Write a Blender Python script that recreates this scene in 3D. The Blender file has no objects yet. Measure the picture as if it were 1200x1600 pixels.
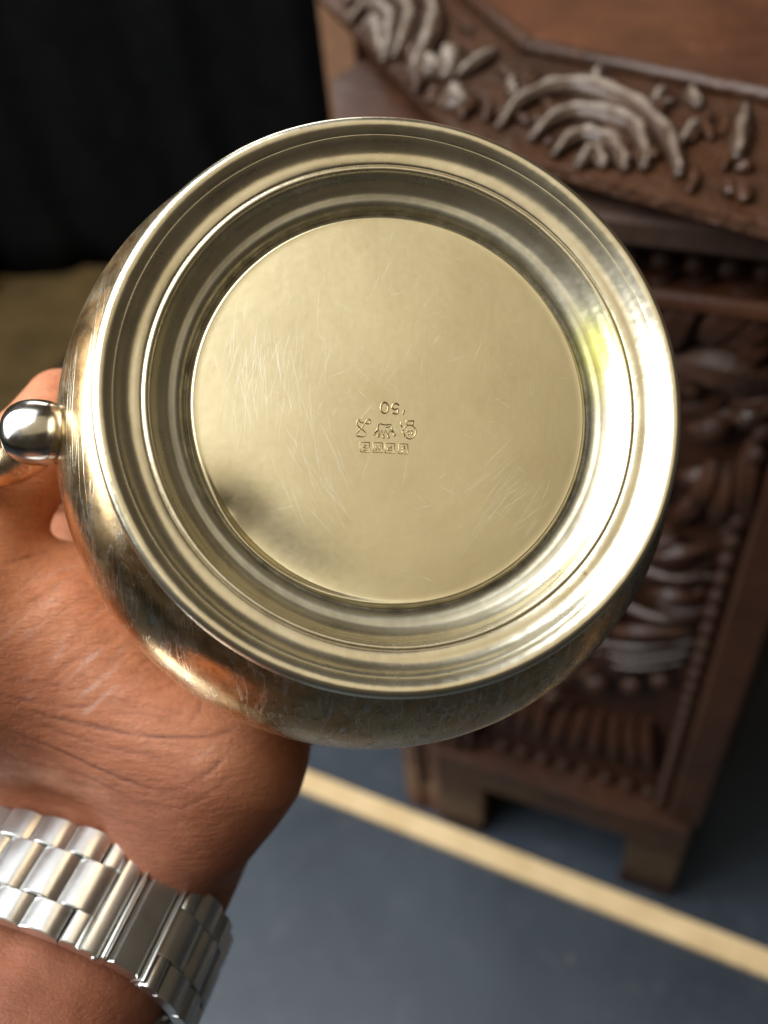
import bpy, math, random
import numpy as np
from mathutils import Vector, Matrix
random.seed(4); rng = np.random.default_rng(4)
SC = bpy.context.scene
COL = SC.collection

# ------------------------------------------------------------------ camera
F, CX, CY, H = 1400.0, 600.0, 800.0, 0.75        # focal length (in 1200-wide pixels), centre, height above the floor
up = Vector((-170.0, 1400.0, F)).normalized()    # world up seen from the camera: pitched 45 deg down, rolled 7 deg
fw = Vector((0, 0, -1)); Yh = (fw - up * fw.dot(up)).normalized(); Xh = Yh.cross(up)
ROT = Matrix((Xh, Yh, up))
CAM = Matrix.Translation((0, 0, H)) @ ROT.to_4x4()
cam = bpy.data.cameras.new('camera'); camo = bpy.data.objects.new('camera', cam); COL.objects.link(camo)
camo.matrix_world = CAM
cam.sensor_fit = 'HORIZONTAL'; cam.sensor_width = 36.0; cam.lens = 36.0 * F / 1200.0
cam.clip_start = 0.01; cam.clip_end = 60
cam.dof.use_dof = True; cam.dof.focus_distance = 0.153; cam.dof.aperture_fstop = 14.5
SC.camera = camo

# ------------------------------------------------------------------ light
world = bpy.data.worlds.new('World'); SC.world = world; world.use_nodes = True
bg = world.node_tree.nodes['Background']; bg.inputs[0].default_value = (0.52, 0.42, 0.30, 1); bg.inputs[1].default_value = 0.12

def view(x, y, d):
    "millimetres right of / above / in front of the camera -> world metres"
    return CAM @ Vector((x / 1000, y / 1000, -d / 1000))
def px(u, v, d):
    return view((u - CX) / F * d, (CY - v) / F * d, d)

def area(name, loc, target, sx, sy, power, col):
    l = bpy.data.lights.new(name, 'AREA'); l.shape = 'RECTANGLE'; l.size = sx; l.size_y = sy; l.energy = power; l.color = col
    o = bpy.data.objects.new(name, l); COL.objects.link(o); o.location = loc
    o.rotation_euler = (Vector(target) - Vector(loc)).to_track_quat('-Z', 'Y').to_euler()
    return o
potc = view(0, 14, 160)
area('window_light', view(-860, 620, -470), potc, 1.10, 2.1, 57.0, (0.90, 0.96, 1.0))
area('room_light', view(60, 520, -1150), potc, 1.7, 1.1, 3.8, (1.0, 0.86, 0.60))
area('far_window_light', (-.15, 2.6, 1.62), (0.1, .4, .6), 1.0, 0.9, 20.0, (.95, .97, 1.0))

SC.view_settings.view_transform = 'Standard'; SC.view_settings.look = 'None'
SC.view_settings.exposure = 0.0; SC.view_settings.gamma = 1.0
SC.cycles.use_denoising = True
SC.cycles.max_bounces = 8

# ------------------------------------------------------------------ helpers
def mesh(name, verts, faces, mat, parent=None, smooth=True):
    me = bpy.data.meshes.new(name); me.from_pydata([tuple(v) for v in verts], [], [tuple(f) for f in faces])
    if smooth: me.polygons.foreach_set('use_smooth', [True] * len(me.polygons))
    me.materials.append(mat); me.update()
    o = bpy.data.objects.new(name, me); COL.objects.link(o)
    if parent: o.parent = parent
    return o
def empty(name, mat4):
    o = bpy.data.objects.new(name, None); o.empty_display_size = .02; COL.objects.link(o); o.matrix_world = mat4; return o
def tag(o, label=None, cat=None, group=None, kind=None):
    for k, v in (('label', label), ('category', cat), ('group', group), ('kind', kind)):
        if v: o[k] = v
    return o

def lathe(profile, n=256, dz=None):
    vs, fs = [], []
    m = len(profile)
    for i in range(n):
        a = 2 * math.pi * i / n; c, s = math.cos(a), math.sin(a)
        for r, z in profile:
            x, y = r * c, r * s
            vs.append((x, y, z + (dz(x, y, r, a) if dz else 0)))
    for i in range(n):
        j = (i + 1) % n
        for k in range(m - 1):
            fs.append((i * m + k, j * m + k, j * m + k + 1, i * m + k + 1))
    return vs, fs
def cr(pts, sub=6, closed=False):
    "Catmull-Rom through points of any dimension"
    P = [np.array(p, float) for p in pts]; out = []; n = len(P)
    rngk = range(n if closed else n - 1)
    for i in rngk:
        if closed: a, b, c, d = P[i - 1], P[i], P[(i + 1) % n], P[(i + 2) % n]
        else: b, c = P[i], P[i + 1]; a = P[i - 1] if i > 0 else 2 * b - c; d = P[i + 2] if i + 2 < n else 2 * c - b
        for k in range(sub):
            t = k / sub
            out.append(0.5 * (2 * b + (c - a) * t + (2 * a - 5 * b + 4 * c - d) * t * t + (3 * b - a - 3 * c + d) * t ** 3))
    if not closed: out.append(P[-1])
    return out
def sweep(pts, rad, nseg=10, flat=1.0, ref=(0, 0, 1), closed=False, caps=True):
    "tube along 3-d points; rad a number or list; flat squashes it along ref"
    P = [Vector(p) for p in pts]; n = len(P); vs, fs = [], []
    ref = Vector(ref)
    for i, p in enumerate(P):
        if closed: t = P[(i + 1) % n] - P[i - 1]
        else: t = P[min(i + 1, n - 1)] - P[max(i - 1, 0)]
        t.normalize()
        s = t.cross(ref)
        if s.length < 1e-6: s = t.cross(Vector((1, .3, .2)))
        s.normalize(); w = s.cross(t)
        r = rad if not hasattr(rad, '__len__') else rad[i]
        for k in range(nseg):
            a = 2 * math.pi * k / nseg
            vs.append(p + s * (r * math.cos(a)) + w * (r * flat * math.sin(a)))
    for i in range(n if closed else n - 1):
        j = (i + 1) % n
        for k in range(nseg):
            l = (k + 1) % nseg
            fs.append((i * nseg + k, i * nseg + l, j * nseg + l, j * nseg + k))
    if not closed and caps:
        fs.append(tuple(range(nseg))[::-1]); fs.append(tuple((n - 1) * nseg + k for k in range(nseg)))
    return vs, fs
def taper(n, r, e=.35):
    return [r * (e + (1 - e) * math.sin(math.pi * min(max(i / (n - 1), .02), .98)) ** .6) for i in range(n)]
def prism(poly, z0, z1, bev=0.0):
    "vertical prism of a 2-d polygon, optional chamfer of the top edge"
    n = len(poly); c = Vector((sum(p[0] for p in poly) / n, sum(p[1] for p in poly) / n))
    rings = [[(p[0], p[1], z0) for p in poly]]
    if bev:
        rings.append([(p[0], p[1], z1 - bev) for p in poly])
        q = []
        for p in poly:
            v = Vector(p[:2]) - c; q.append(c + v * (1 - bev / v.length))
        rings.append([(p[0], p[1], z1) for p in q])
    else: rings.append([(p[0], p[1], z1) for p in poly])
    vs = [v for r in rings for v in r]; fs = []
    for k in range(len(rings) - 1):
        for i in range(n):
            j = (i + 1) % n; fs.append((k * n + i, k * n + j, (k + 1) * n + j, (k + 1) * n + i))
    fs.append(tuple(range(n))[::-1]); fs.append(tuple((len(rings) - 1) * n + i for i in range(n)))
    return vs, fs
def blob(c, ax, ay, az, nu=14, nv=9, e=1.0):
    "ellipsoid (e<1 squarer) with half axes as vectors"
    c, ax, ay, az = Vector(c), Vector(ax), Vector(ay), Vector(az)
    pw = lambda v: math.copysign(abs(v) ** e, v)
    vs, fs = [], []
    for j in range(nv + 1):
        ph = math.pi * j / nv
        for i in range(nu):
            th = 2 * math.pi * i / nu
            vs.append(c + ax * (pw(math.cos(th)) * pw(math.sin(ph))) + ay * (pw(math.sin(th)) * pw(math.sin(ph))) + az * pw(math.cos(ph)))
    for j in range(nv):
        for i in range(nu):
            k = (i + 1) % nu; fs.append((j * nu + i, (j + 1) * nu + i, (j + 1) * nu + k, j * nu + k))
    return vs, fs

# ------------------------------------------------------------------ materials
class NT:
    def __init__(s, name):
        s.m = bpy.data.materials.new(name); s.m.use_nodes = True; s.t = s.m.node_tree
        s.b = s.t.nodes['Principled BSDF']; s.tc = s.t.nodes.new('ShaderNodeTexCoord')
    def n(s, typ, ins=None, **kw):
        nd = s.t.nodes.new(typ)
        for k, v in kw.items(): setattr(nd, k, v)
        for k, v in (ins or {}).items(): s.set(nd.inputs[k], v)
        return nd
    def set(s, sock, v):
        if isinstance(v, bpy.types.NodeSocket): s.t.links.new(v, sock)
        elif hasattr(v, '__len__') and len(v) == 3 and sock.type == 'RGBA': sock.default_value = (*v, 1)
        else: sock.default_value = v
    def p(s, **kw):
        for k, v in kw.items(): s.set(s.b.inputs[k.replace('_', ' ')], v)
        return s
    def co(s, scale=(1, 1, 1), rot=(0, 0, 0), loc=(0, 0, 0), src=None):
        return s.n('ShaderNodeMapping', {'Vector': src or s.tc.outputs['Object'], 'Scale': scale, 'Rotation': rot, 'Location': loc}).outputs[0]
    def noise(s, vec, scale, detail=4, rough=.55, dist=0.0):
        return s.n('ShaderNodeTexNoise', {'Vector': vec, 'Scale': scale, 'Detail': detail, 'Roughness': rough, 'Distortion': dist}).outputs[0]
    def ramp(s, fac, stops, interp='LINEAR'):
        r = s.n('ShaderNodeValToRGB', {'Fac': fac}); e = r.color_ramp.elements; r.color_ramp.interpolation = interp
        while len(e) < len(stops): e.new(.5)
        for el, (pos, c) in zip(e, stops):
            el.position = pos; el.color = (c, c, c, 1) if not hasattr(c, '__len__') else (*c, 1)
        return r.outputs[0]
    def mix(s, fac, a, b, blend='MIX'):
        nd = s.n('ShaderNodeMix', data_type='RGBA', blend_type=blend)
        s.set(nd.inputs[0], fac); s.set(nd.inputs[6], a); s.set(nd.inputs[7], b); return nd.outputs[2]
    def math(s, op, a, b=0.0, clamp=False):
        nd = s.n('ShaderNodeMath', operation=op, use_clamp=clamp); s.set(nd.inputs[0], a); s.set(nd.inputs[1], b); return nd.outputs[0]
    def bump(s, h, strength=.3, dist=.001, base=None):
        nd = s.n('ShaderNodeBump', {'Height': h, 'Strength': strength, 'Distance': dist})
        if base is not None: s.set(nd.inputs['Normal'], base)
        return nd.outputs[0]
    def attr(s, name): return s.n('ShaderNodeAttribute', attribute_name=name).outputs['Fac']
    def dist2(s, x, y):
        "distance in the object's xy plane from (x, y)"
        sx = s.n('ShaderNodeSeparateXYZ', {'Vector': s.tc.outputs['Object']})
        a = s.math('SUBTRACT', sx.outputs[0], x); b = s.math('SUBTRACT', sx.outputs[1], y)
        return s.math('SQRT', s.math('ADD', s.math('MULTIPLY', a, a), s.math('MULTIPLY', b, b)))

def scratches(t, ang, scale, seed, thr, stretch=.035, freq=1.0):
    v = t.co((scale * freq, scale * freq * stretch, scale * .3), (0, 0, ang), (seed, seed * 1.7, 0))
    return t.ramp(t.noise(v, 1.0, 2, .5, .5), [(thr, 0.0), (thr + .012, 1.0), (thr + .03, 0.0)])

def m_plate(disc):
    t = NT('tarnished_silver_disc' if disc else 'tarnished_silver_foot')
    o = t.tc.outputs['Object']
    big = t.noise(o, 45, 4); fine = t.noise(o, 900, 3)
    if disc:
        c = t.mix(t.ramp(big, [(.32, 0), (.72, 1)]), (.78, .68, .44), (.70, .60, .39))
        vor = t.n('ShaderNodeTexVoronoi', {'Vector': o, 'Scale': 95.0}); spk = t.ramp(vor.outputs['Distance'], [(.03, 1), (.055, 0)])
        c = t.mix(t.math('MULTIPLY', spk, t.ramp(t.noise(o, 60), [(.50, 0), (.58, .8)])), c, (.20, .16, .10))
        c = t.mix(t.ramp(t.noise(o, 110, 6, .7, .4), [(.52, 0), (.75, .35)]), c, (.62, .50, .28))
        brush = t.noise(t.co((3000, 160, 100)), 1.0, 2)
        bp = t.bump(brush, .02, .0002)
        bp = t.bump(t.noise(o, 130, 3), .10, .0006, bp)
        t.p(Base_Color=c, Metallic=1.0, Roughness=t.math('ADD', t.math('MULTIPLY', fine, .10), .30), Normal=bp)
    else:
        c = t.mix(t.ramp(big, [(.3, 0), (.7, 1)]), (.85, .775, .60), (.77, .685, .49))
        grime = t.ramp(t.noise(o, 160, 6, .65), [(.50, 0), (.68, 1)])
        sx = t.n('ShaderNodeSeparateXYZ', {'Vector': o})
        r = t.dist2(0, 0)
        groove = t.ramp(t.math('ABSOLUTE', t.math('SUBTRACT', r, .0343)), [(.0006, 1.0), (.0014, 0)])
        gn = t.math('MULTIPLY', groove, t.ramp(t.noise(o, 300, 5, .7), [(.3, .80), (.6, 1)]))
        c = t.mix(gn, c, (.10, .085, .06))
        yellow_reflection = t.ramp(t.dist2(.0370, .0105), [(.0, 1), (.0035, .8), (.0095, 0)])  # yellow-green reflection painted into the ring's base colour
        yellow_reflection = t.math('MULTIPLY', yellow_reflection, t.ramp(t.math('ABSOLUTE', t.math('SUBTRACT', r, .0377)), [(.0, 1), (.0017, 0)]))
        c = t.mix(t.math('MULTIPLY', yellow_reflection, .8), c, (.74, .72, .012))
        c = t.mix(t.math('MULTIPLY', grime, .25), c, (.35, .29, .18))
        vor = t.n('ShaderNodeTexVoronoi', {'Vector': o, 'Scale': 120.0}); spk = t.ramp(vor.outputs['Distance'], [(.04, 1), (.07, 0)])
        spk = t.math('MULTIPLY', spk, t.ramp(t.noise(o, 80), [(.56, 0), (.62, 1)]))
        c = t.mix(t.math('MULTIPLY', spk, .7), c, (.15, .12, .08))
        rr = t.math('ADD', t.math('MULTIPLY', t.noise(o, 60, 5), .16), .20)
        rr = t.math('ADD', rr, t.math('MULTIPLY', gn, .35))
        bp = t.bump(t.noise(o, 700, 4), .06, .0003)
        bp = t.bump(t.noise(o, 110, 3), .16, .0012, bp)
        t.p(Base_Color=c, Metallic=1.0, Roughness=rr, Normal=bp)
    return t.m
def m_body():
    t = NT('worn_silver_body'); o = t.tc.outputs['Object']
    w = t.ramp(t.noise(o, 55, 6, .65, .6), [(.40, 0), (.60, 1)])
    c = t.mix(w, (.78, .60, .35), (.78, .45, .19))  # gold and copper patina, with warm reflections painted into the tones
    sp = t.ramp(t.noise(o, 420, 5, .7), [(.52, 0), (.62, 1)])
    c = t.mix(t.math('MULTIPLY', sp, .45), c, (.28, .20, .11))
    c = t.mix(t.ramp(t.noise(o, 85, 6, .7, 1.2), [(.50, 0), (.66, .55)]), c, (.40, .27, .13))
    s = t.math('MAXIMUM', scratches(t, .9, 420, 2, .57, .05), t.math('MAXIMUM', scratches(t, -.5, 380, 7, .57, .05), scratches(t, 2.0, 450, 12, .58, .05)))
    c = t.mix(t.math('MULTIPLY', s, .75), c, (.95, .88, .74))
    bp = t.bump(t.noise(o, 500, 5), .10, .0003); bp = t.bump(s, .2, .0001, bp)
    t.p(Base_Color=c, Metallic=1.0, Roughness=t.ramp(t.noise(o, 90, 5, .6), [(.3, .17), (.7, .36)]), Normal=bp)
    return t.m
def m_knob():
    t = NT('polished_silver_knob'); o = t.tc.outputs['Object']
    c = t.mix(t.ramp(t.noise(o, 120, 5), [(.4, 0), (.65, 1)]), (.52, .50, .45), (.40, .34, .26))
    t.p(Base_Color=c, Metallic=1.0, Roughness=t.ramp(t.noise(o, 300, 5), [(.3, .12), (.7, .27)]), Normal=t.bump(t.noise(o, 500, 4), .08, .0003))
    return t.m
def m_steel():
    t = NT('brushed_steel'); o = t.tc.outputs['Object']
    br = t.noise(t.co((250, 250, 6000)), 1.0, 2)
    c = t.mix(t.ramp(t.noise(o, 150, 5), [(.35, 0), (.7, 1)]), (.74, .735, .71), (.64, .625, .59))
    t.p(Base_Color=c, Metallic=1.0, Roughness=t.math('ADD', t.math('MULTIPLY', br, .12), .25), Normal=t.bump(br, .05, .0002))
    return t.m
def m_skin():
    t = NT('skin'); o = t.tc.outputs['Object']
    palm = t.attr('palm'); crease = t.attr('crease'); ash = t.attr('ash')
    n1 = t.noise(o, 70, 5, .6); n2 = t.noise(o, 420, 5, .65)
    palmc = t.mix(t.ramp(n1, [(.3, 0), (.7, 1)]), (.61, .245, .115), (.51, .175, .076))
    armc = t.mix(t.ramp(n1, [(.3, 0), (.7, 1)]), (.26, .088, .042), (.19, .062, .030))
    c = t.mix(palm, armc, palmc)
    c = t.mix(t.ramp(t.noise(o, 32, 6, .68, .6), [(.46, 0), (.72, .55)]), c, (.36, .115, .052))
    c = t.mix(t.ramp(t.noise(t.co((1, 1, 1), (0, 0, 0), (3, 5, 1)), 48, 5, .6), [(.50, 0), (.75, .35)]), c, (.72, .36, .21))
    c = t.mix(t.ramp(n2, [(.45, 0), (.75, .3)]), c, (.26, .09, .05))
    # thin crossing skin lines
    lines = t.n('ShaderNodeTexWave', {'Vector': t.co((1, 1, 1), (0.2, 0.1, -.35)), 'Scale': 150.0, 'Distortion': 7.0, 'Detail': 3.0, 'Detail Scale': 1.2}, bands_direction='Y').outputs['Fac']
    ln = t.ramp(lines, [(.0, 1), (.16, 0)])
    lm = t.math('MULTIPLY', ln, t.ramp(t.noise(o, 90, 3), [(.4, 0), (.62, .55)]))
    c = t.mix(t.math('MULTIPLY', lm, .35), c, (.22, .085, .05))
    c = t.mix(t.math('MULTIPLY', crease, 1.15, True), c, (.12, .042, .026))
    c = t.mix(t.math('MULTIPLY', ash, .6, True), c, (.70, .56, .50))
    vor = t.n('ShaderNodeTexVoronoi', {'Vector': t.co((620, 1250, 900), (0, 0, -.35)), 'Scale': 1.0}, feature='DISTANCE_TO_EDGE')
    ve = t.ramp(vor.outputs['Distance'], [(.0, 0), (.14, 1)])
    bp = t.bump(ve, .32, .00016)
    c = t.mix(t.math('MULTIPLY', t.math('SUBTRACT', 1.0, ve), .16), c, (.20, .07, .04))
    bp = t.bump(t.noise(t.co((260, 900, 500), (0, 0, -.3)), 1.0, 5, .65), .60, .0006, bp)
    bp = t.bump(t.noise(t.co((1500, 380, 900), (0, 0, .5)), 1.0, 4, .6), .14, .0004, bp)
    bp = t.bump(t.math('SUBTRACT', 1.0, lm), .14, .0003, bp)
    t.p(Base_Color=c, Roughness=t.ramp(n2, [(.3, .52), (.7, .70)]), Normal=bp, Subsurface_Weight=.10, Subsurface_Radius=(1.0, .35, .2), Subsurface_Scale=.003, Specular_IOR_Level=.28)
    return t.m
def m_nail():
    t = NT('fingernail'); t.p(Base_Color=(.70, .40, .32), Roughness=.25); return t.m
def m_wood(name, a, b, c2, rough=.36, grain=(14, 14, 60), coat=.25, chip=0.0):
    t = NT(name); o = t.tc.outputs['Object']
    g = t.noise(t.co(grain), 6.0, 8, .62, .8); n = t.noise(o, 9, 5, .6)
    c = t.mix(t.ramp(g, [(.3, 0), (.7, 1)]), a, b)
    c = t.mix(t.ramp(n, [(.40, 0), (.66, 1)]), c, c2)
    wear = t.ramp(t.noise(o, 60, 6, .7), [(.58, 0), (.74, .4)])
    c = t.mix(wear, c, tuple(min(1, 1.9 * v + .015) for v in b))
    t.p(Base_Color=c, Roughness=t.ramp(t.noise(o, 40, 5), [(.3, rough - .08), (.7, rough + .14)]), Coat_Weight=coat, Coat_Roughness=.24, Specular_IOR_Level=.22,
        Normal=t.bump(t.noise(o, 38, 4, .6, .5), chip, .010, t.bump(t.math('ADD', g, t.math('MULTIPLY', t.noise(o, 90, 4), .6)), .35, .002)))
    return t.m
def m_plain(name, a, b, scale, rough, bump=.2, bd=.002, **kw):
    t = NT(name); o = t.tc.outputs['Object']; n = t.noise(o, scale, 6, .62)
    t.p(Base_Color=t.mix(t.ramp(n, [(.32, 0), (.68, 1)]), a, b), Roughness=rough, Normal=t.bump(t.noise(o, scale * 5, 5), bump, bd), **kw)
    return t.m

def m_scratch():
    t = NT('bright_scratch'); t.p(Base_Color=(.97, .94, .84), Metallic=1.0, Roughness=.5); return t.m
def m_mark():
    t = NT('stamped_metal'); t.p(Base_Color=t.mix(t.ramp(t.noise(t.tc.outputs['Object'], 900), [(.4, 0), (.6, 1)]), (.50, .40, .22), (.28, .21, .11)), Metallic=1.0, Roughness=.32); return t.m
def m_floor():
    t = NT('slate_floor'); o = t.tc.outputs['Object']
    c = t.mix(t.ramp(t.noise(o, 6, 6, .65), [(.30, 0), (.70, 1)]), (.018, .024, .033), (.040, .050, .064))
    c = t.mix(t.ramp(t.noise(o, 45, 6, .7, .6), [(.54, 0), (.76, .45)]), c, (.085, .092, .098))
    v = t.n('ShaderNodeTexVoronoi', {'Vector': o, 'Scale': 26.0}); sp = t.ramp(v.outputs['Distance'], [(.05, 1), (.10, 0)])
    c = t.mix(t.math('MULTIPLY', sp, t.ramp(t.noise(o, 14), [(.56, 0), (.64, .5)])), c, (.20, .16, .14))
    t.p(Base_Color=c, Roughness=t.ramp(t.noise(o, 11, 5, .6), [(.3, .36), (.7, .52)]), Normal=t.bump(t.noise(o, 120, 5), .2, .001)); return t.m
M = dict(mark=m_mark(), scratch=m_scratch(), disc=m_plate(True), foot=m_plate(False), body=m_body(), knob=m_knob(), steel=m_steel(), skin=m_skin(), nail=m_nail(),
    wood=m_wood('dark_carved_wood', (.034, .0130, .0066), (.066, .0245, .0115), (.020, .0085, .005), .44, (14, 14, 60), .14),
    woodtop=m_wood('red_brown_wood', (.105, .036, .016), (.145, .053, .024), (.05, .020, .012), .34, (60, 14, 14)),
    border=m_wood('grey_brown_carved_wood', (.030, .0140, .0080), (.052, .026, .0155), (.068, .026, .011), .32, (20, 60, 20), .35, .8),
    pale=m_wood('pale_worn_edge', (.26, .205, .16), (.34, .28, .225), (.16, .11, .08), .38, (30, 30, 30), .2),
    cornice=m_wood('dull_brown_wood', (.040, .020, .012), (.060, .031, .018), (.028, .014, .009), .66, (60, 14, 14), .0),
    worn=m_wood('worn_carving_edges', (.080, .050, .034), (.125, .082, .058), (.05, .026, .015), .30, (30, 30, 30), .35, .25),
    cab=m_wood('orange_brown_wood', (.27, .14, .075), (.34, .19, .11), (.20, .095, .05), .4),
    strip=m_plain('pale_wood', (.62, .42, .20), (.78, .56, .30), 22, .5, .5, .003),
    floor=m_floor(),
    black=m_plain('black_fabric', (.0035, .0035, .0035), (.006, .006, .0055), 30, .95, Specular_IOR_Level=.06),
    rug=m_plain('tan_rug', (.075, .048, .019), (.150, .092, .034), 9, .9, .6, .004, Specular_IOR_Level=.1),
    tan=m_plain('brown_fabric', (.06, .042, .022), (.09, .062, .032), 12, .9, Specular_IOR_Level=.1))

# ------------------------------------------------------------------ the setting
def floor_pt(u, v, z=0.0):
    d = ROT @ Vector(((u - CX) / F, (CY - v) / F, -1)); t = (z - H) / d.z
    return Vector((0, 0, H)) + d * t
tag(mesh('floor', [(-6, -3, 0), (6, -3, 0), (6, 8, 0), (-6, 8, 0)], [(0, 1, 2, 3)], M['floor'], smooth=False), kind='structure')

s0, s1 = floor_pt(455, 1215), floor_pt(1200, 1510)
sd = (s1 - s0).normalized(); sn = Vector((-sd.y, sd.x, 0))
q0, q1 = s0 - sd * .9, s1 + sd * .7
vs, fs = prism([(p.x, p.y) for p in (q0 - sn * .0097, q1 - sn * .0097, q1 + sn * .0097, q0 + sn * .0097)], .0005, .006, .0015)
tag(mesh('floor_strip', vs, fs, M['strip'], smooth=False), 'pale wooden strip running diagonally across the dark floor', 'floor strip')

rp = [floor_pt(*p) for p in ((-260, 760), (20, 655), (112, 560), (205, 425), (-260, 395))]
vs, fs = prism([(p.x, p.y) for p in rp], .0005, .008, .003)
tag(mesh('rug', vs, fs, M['rug'], smooth=False), 'tan rug lying on the floor in front of the black drape', 'rug')

def drape(name, x0, x1, y, z1, mat, amp, wl, slant=0.0):
    nx, nz = 90, 14; vs, fs = [], []
    for side in (0, 1):
        for j in range(nz + 1):
            for i in range(nx + 1):
                x = x0 + (x1 - x0) * i / nx; z = z1 * j / nz
                a = amp * (1.25 - .5 * j / nz)
                yy = y + a * math.sin(x / wl * 6.283 + .5 * math.sin(z * 5)) + .5 * a * math.sin(x / wl * 11.3 + 1 + z * 2) + side * .006 + slant * (x - x0)
                vs.append((x, yy, .002 + z))
    S = (nx + 1) * (nz + 1); id_ = lambda s, j, i: s * S + j * (nx + 1) + i
    for j in range(nz):
        for i in range(nx):
            fs.append((id_(0, j, i), id_(0, j, i + 1), id_(0, j + 1, i + 1), id_(0, j + 1, i)))
            fs.append((id_(1, j, i), id_(1, j + 1, i), id_(1, j + 1, i + 1), id_(1, j, i + 1)))
    for i in range(nx):
        for j in (0, nz): fs.append((id_(0, j, i), id_(1, j, i), id_(1, j, i + 1), id_(0, j, i + 1)))
    for j in range(nz):
        for i in (0, nx): fs.append((id_(0, j, i), id_(0, j + 1, i), id_(1, j + 1, i), id_(1, j, i)))
    return mesh(name, vs, fs, mat)
tag(drape('black_drape', -.66, .75, 1.42, .95, M['black'], .009, .16), 'black fabric drape hanging behind the pot', 'drape')
tag(drape('brown_drape', -1.25, -.60, 1.33, .95, M['tan'], .03, .21), 'brown fabric drape at the far left edge', 'drape')

# ------------------------------------------------------------------ carved table
A, Bp, Cc = floor_pt(690, 1275), floor_pt(1044, 1397), floor_pt(644, 1250)
ud = (Bp - A).normalized(); nd = Vector((ud.y, -ud.x, 0))        # along the front face, out of it
table = empty('carved_side_table', Matrix.Translation((A.x, A.y, 0)))
tag(table, 'dark brown carved wooden side table standing on the slate floor', 'side table')
TI = table.matrix_world.inverted()
def tmesh(name, vs, fs, mat, parent=None, smooth=True):
    o = mesh(name, [TI @ Vector(v) for v in vs], fs, mat, parent or table, smooth); return o
def fp(u, v, out=0.0):
    "pixel -> point on the table's front face"
    d = ROT @ Vector(((u - CX) / F, (CY - v) / F, -1)); c = Vector((0, 0, H))
    return c + d * ((A - c).dot(nd) / d.dot(nd)) + nd * out
def fuz(u, z, out=0.0): return A + ud * u + Vector((0, 0, z)) + nd * out
def tbox(name, u0, u1, z0, z1, o0, o1, mat, bev=.002, parent=None):
    vs = []
    for o, b in ((o0, 0), (o1 - bev, 0), (o1, bev)):
        vs += [fuz(u0 + b, z0 + b, o), fuz(u1 - b, z0 + b, o), fuz(u1 - b, z1 - b, o), fuz(u0 + b, z1 - b, o)]
    fs = [(3, 2, 1, 0), (8, 9, 10, 11)]
    for k in (0, 4):
        for i in range(4):
            j = (i + 1) % 4; fs.append((k + i, k + j, k + 4 + j, k + 4 + i))
    return tmesh(name, vs, fs, mat, parent, False)
def mir(p):
    "the same point mirrored about the middle of the front panel"
    p = Vector(p); u = (p - A).dot(ud); return p + ud * (2 * (.0995 - u))
def ttube(name, pts, r, mat, flat=.7, sub=5, e=.35, parent=None, twin=True):
    if twin and sum((Vector(p) - A).dot(ud) for p in pts) / len(pts) > .112:
        ttube(name, [mir(p) for p in pts], r, mat, flat, sub, e, parent, False)
    P = cr(pts, sub); vs, fs = sweep(P, taper(len(P), r * 1.1, e), 6, flat, nd)
    return tmesh(name, vs, fs, mat, parent, False)

W = M['wood']
core = [A - nd * .012 + ud * .004, Bp - nd * .012 - ud * .004, Vector((.262, .365, 0)), Vector((.285, .45, 0)), Vector((.25, .55, 0)), Vector((.18, .60, 0)), Vector((.08, .58, 0)), Vector((0, .47, 0)), Cc + Vector((.006, .012, 0))]
vs, fs = prism([(p.x, p.y) for p in core], .06, .589); tmesh('carcass', vs, fs, W, smooth=False)
# front frame
tbox('foot', .0, .040, .0, .0795, -.03, .004, W); tbox('foot', .155, .1965, .0, .0795, -.03, .004, W)
tbox('rail', .0, .1965, .080, .118, -.02, .004, W)
tbox('rail_moulding', .002, .194, .1185, .126, -.012, .009, W)
tbox('stile', .0, .022, .1265, .573, -.012, .003, W)
tbox('stile', .1775, .200, .1265, .573, -.012, .003, W)
# left chamfer face with its stile, feet and beads
lc = (Cc - A); lu = lc.normalized(); lw = lc.length; ln = Vector((lu.y, -lu.x, 0)); ln = ln if ln.dot(nd) > 0 else -ln
def lbox(name, t0, t1, z0, z1, o0, o1, mat):
    P = [A + lu * t0 + ln * o0, A + lu * t1 + ln * o0, A + lu * t1 + ln * o1, A + lu * t0 + ln * o1]
    vs, fs = prism([(p.x, p.y) for p in P], z0, z1); return tmesh(name, vs, fs, mat, None, False)
lbox('side_stile', lw - .012, lw + .001, .0, .573, -.012, .004, M['woodtop'])
lbox('side_panel', .001, lw - .0125, .0, .573, -.012, .0, M['woodtop'])
bead0 = None
def bead(p, r, out, mat=W, sq=.9, name='bead'):
    global bead0
    if bead0 is None:
        vs, fs = blob((0, 0, 0), (1, 0, 0), (0, 1, 0), (0, 0, 1), 10, 7); bead0 = bpy.data.meshes.new('bead')
        bead0.from_pydata([tuple(v) for v in vs], [], fs); bead0.polygons.foreach_set('use_smooth', [True] * len(bead0.polygons)); bead0.materials.append(W)
    o = bpy.data.objects.new(name, bead0); COL.objects.link(o); o.parent = table
    o.location = TI @ Vector(p); o.scale = (r, r * .9, r * sq)
    return o
for k in range(22): bead(A + lu * (lw - .018) + ln * .001 + Vector((0, 0, .06 + k * .0235)), .0045, 0, sq=1.9)
for k in range(30):
    z = .137 + k * .0143
    bead(fuz(.1712, z, -.003), .0052, 0, sq=1.15)
    bead(fuz(.0278, z, -.003), .0052, 0, sq=1.15)
for k in range(14): bead(fuz(.012 + k * .0132, .5575, -.003), .0052, 0, M['wood'])
tbox('cornice_moulding', .0005, .196, .5405, .5485, -.01, .0065, M['woodtop'])
tbox('cornice_moulding', .0, .1965, .5685, .5765, -.01, .0105, W)
tbox('cornice_moulding', -.002, .20, .5770, .5888, -.01, .026, M['cornice'], .002)
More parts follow.
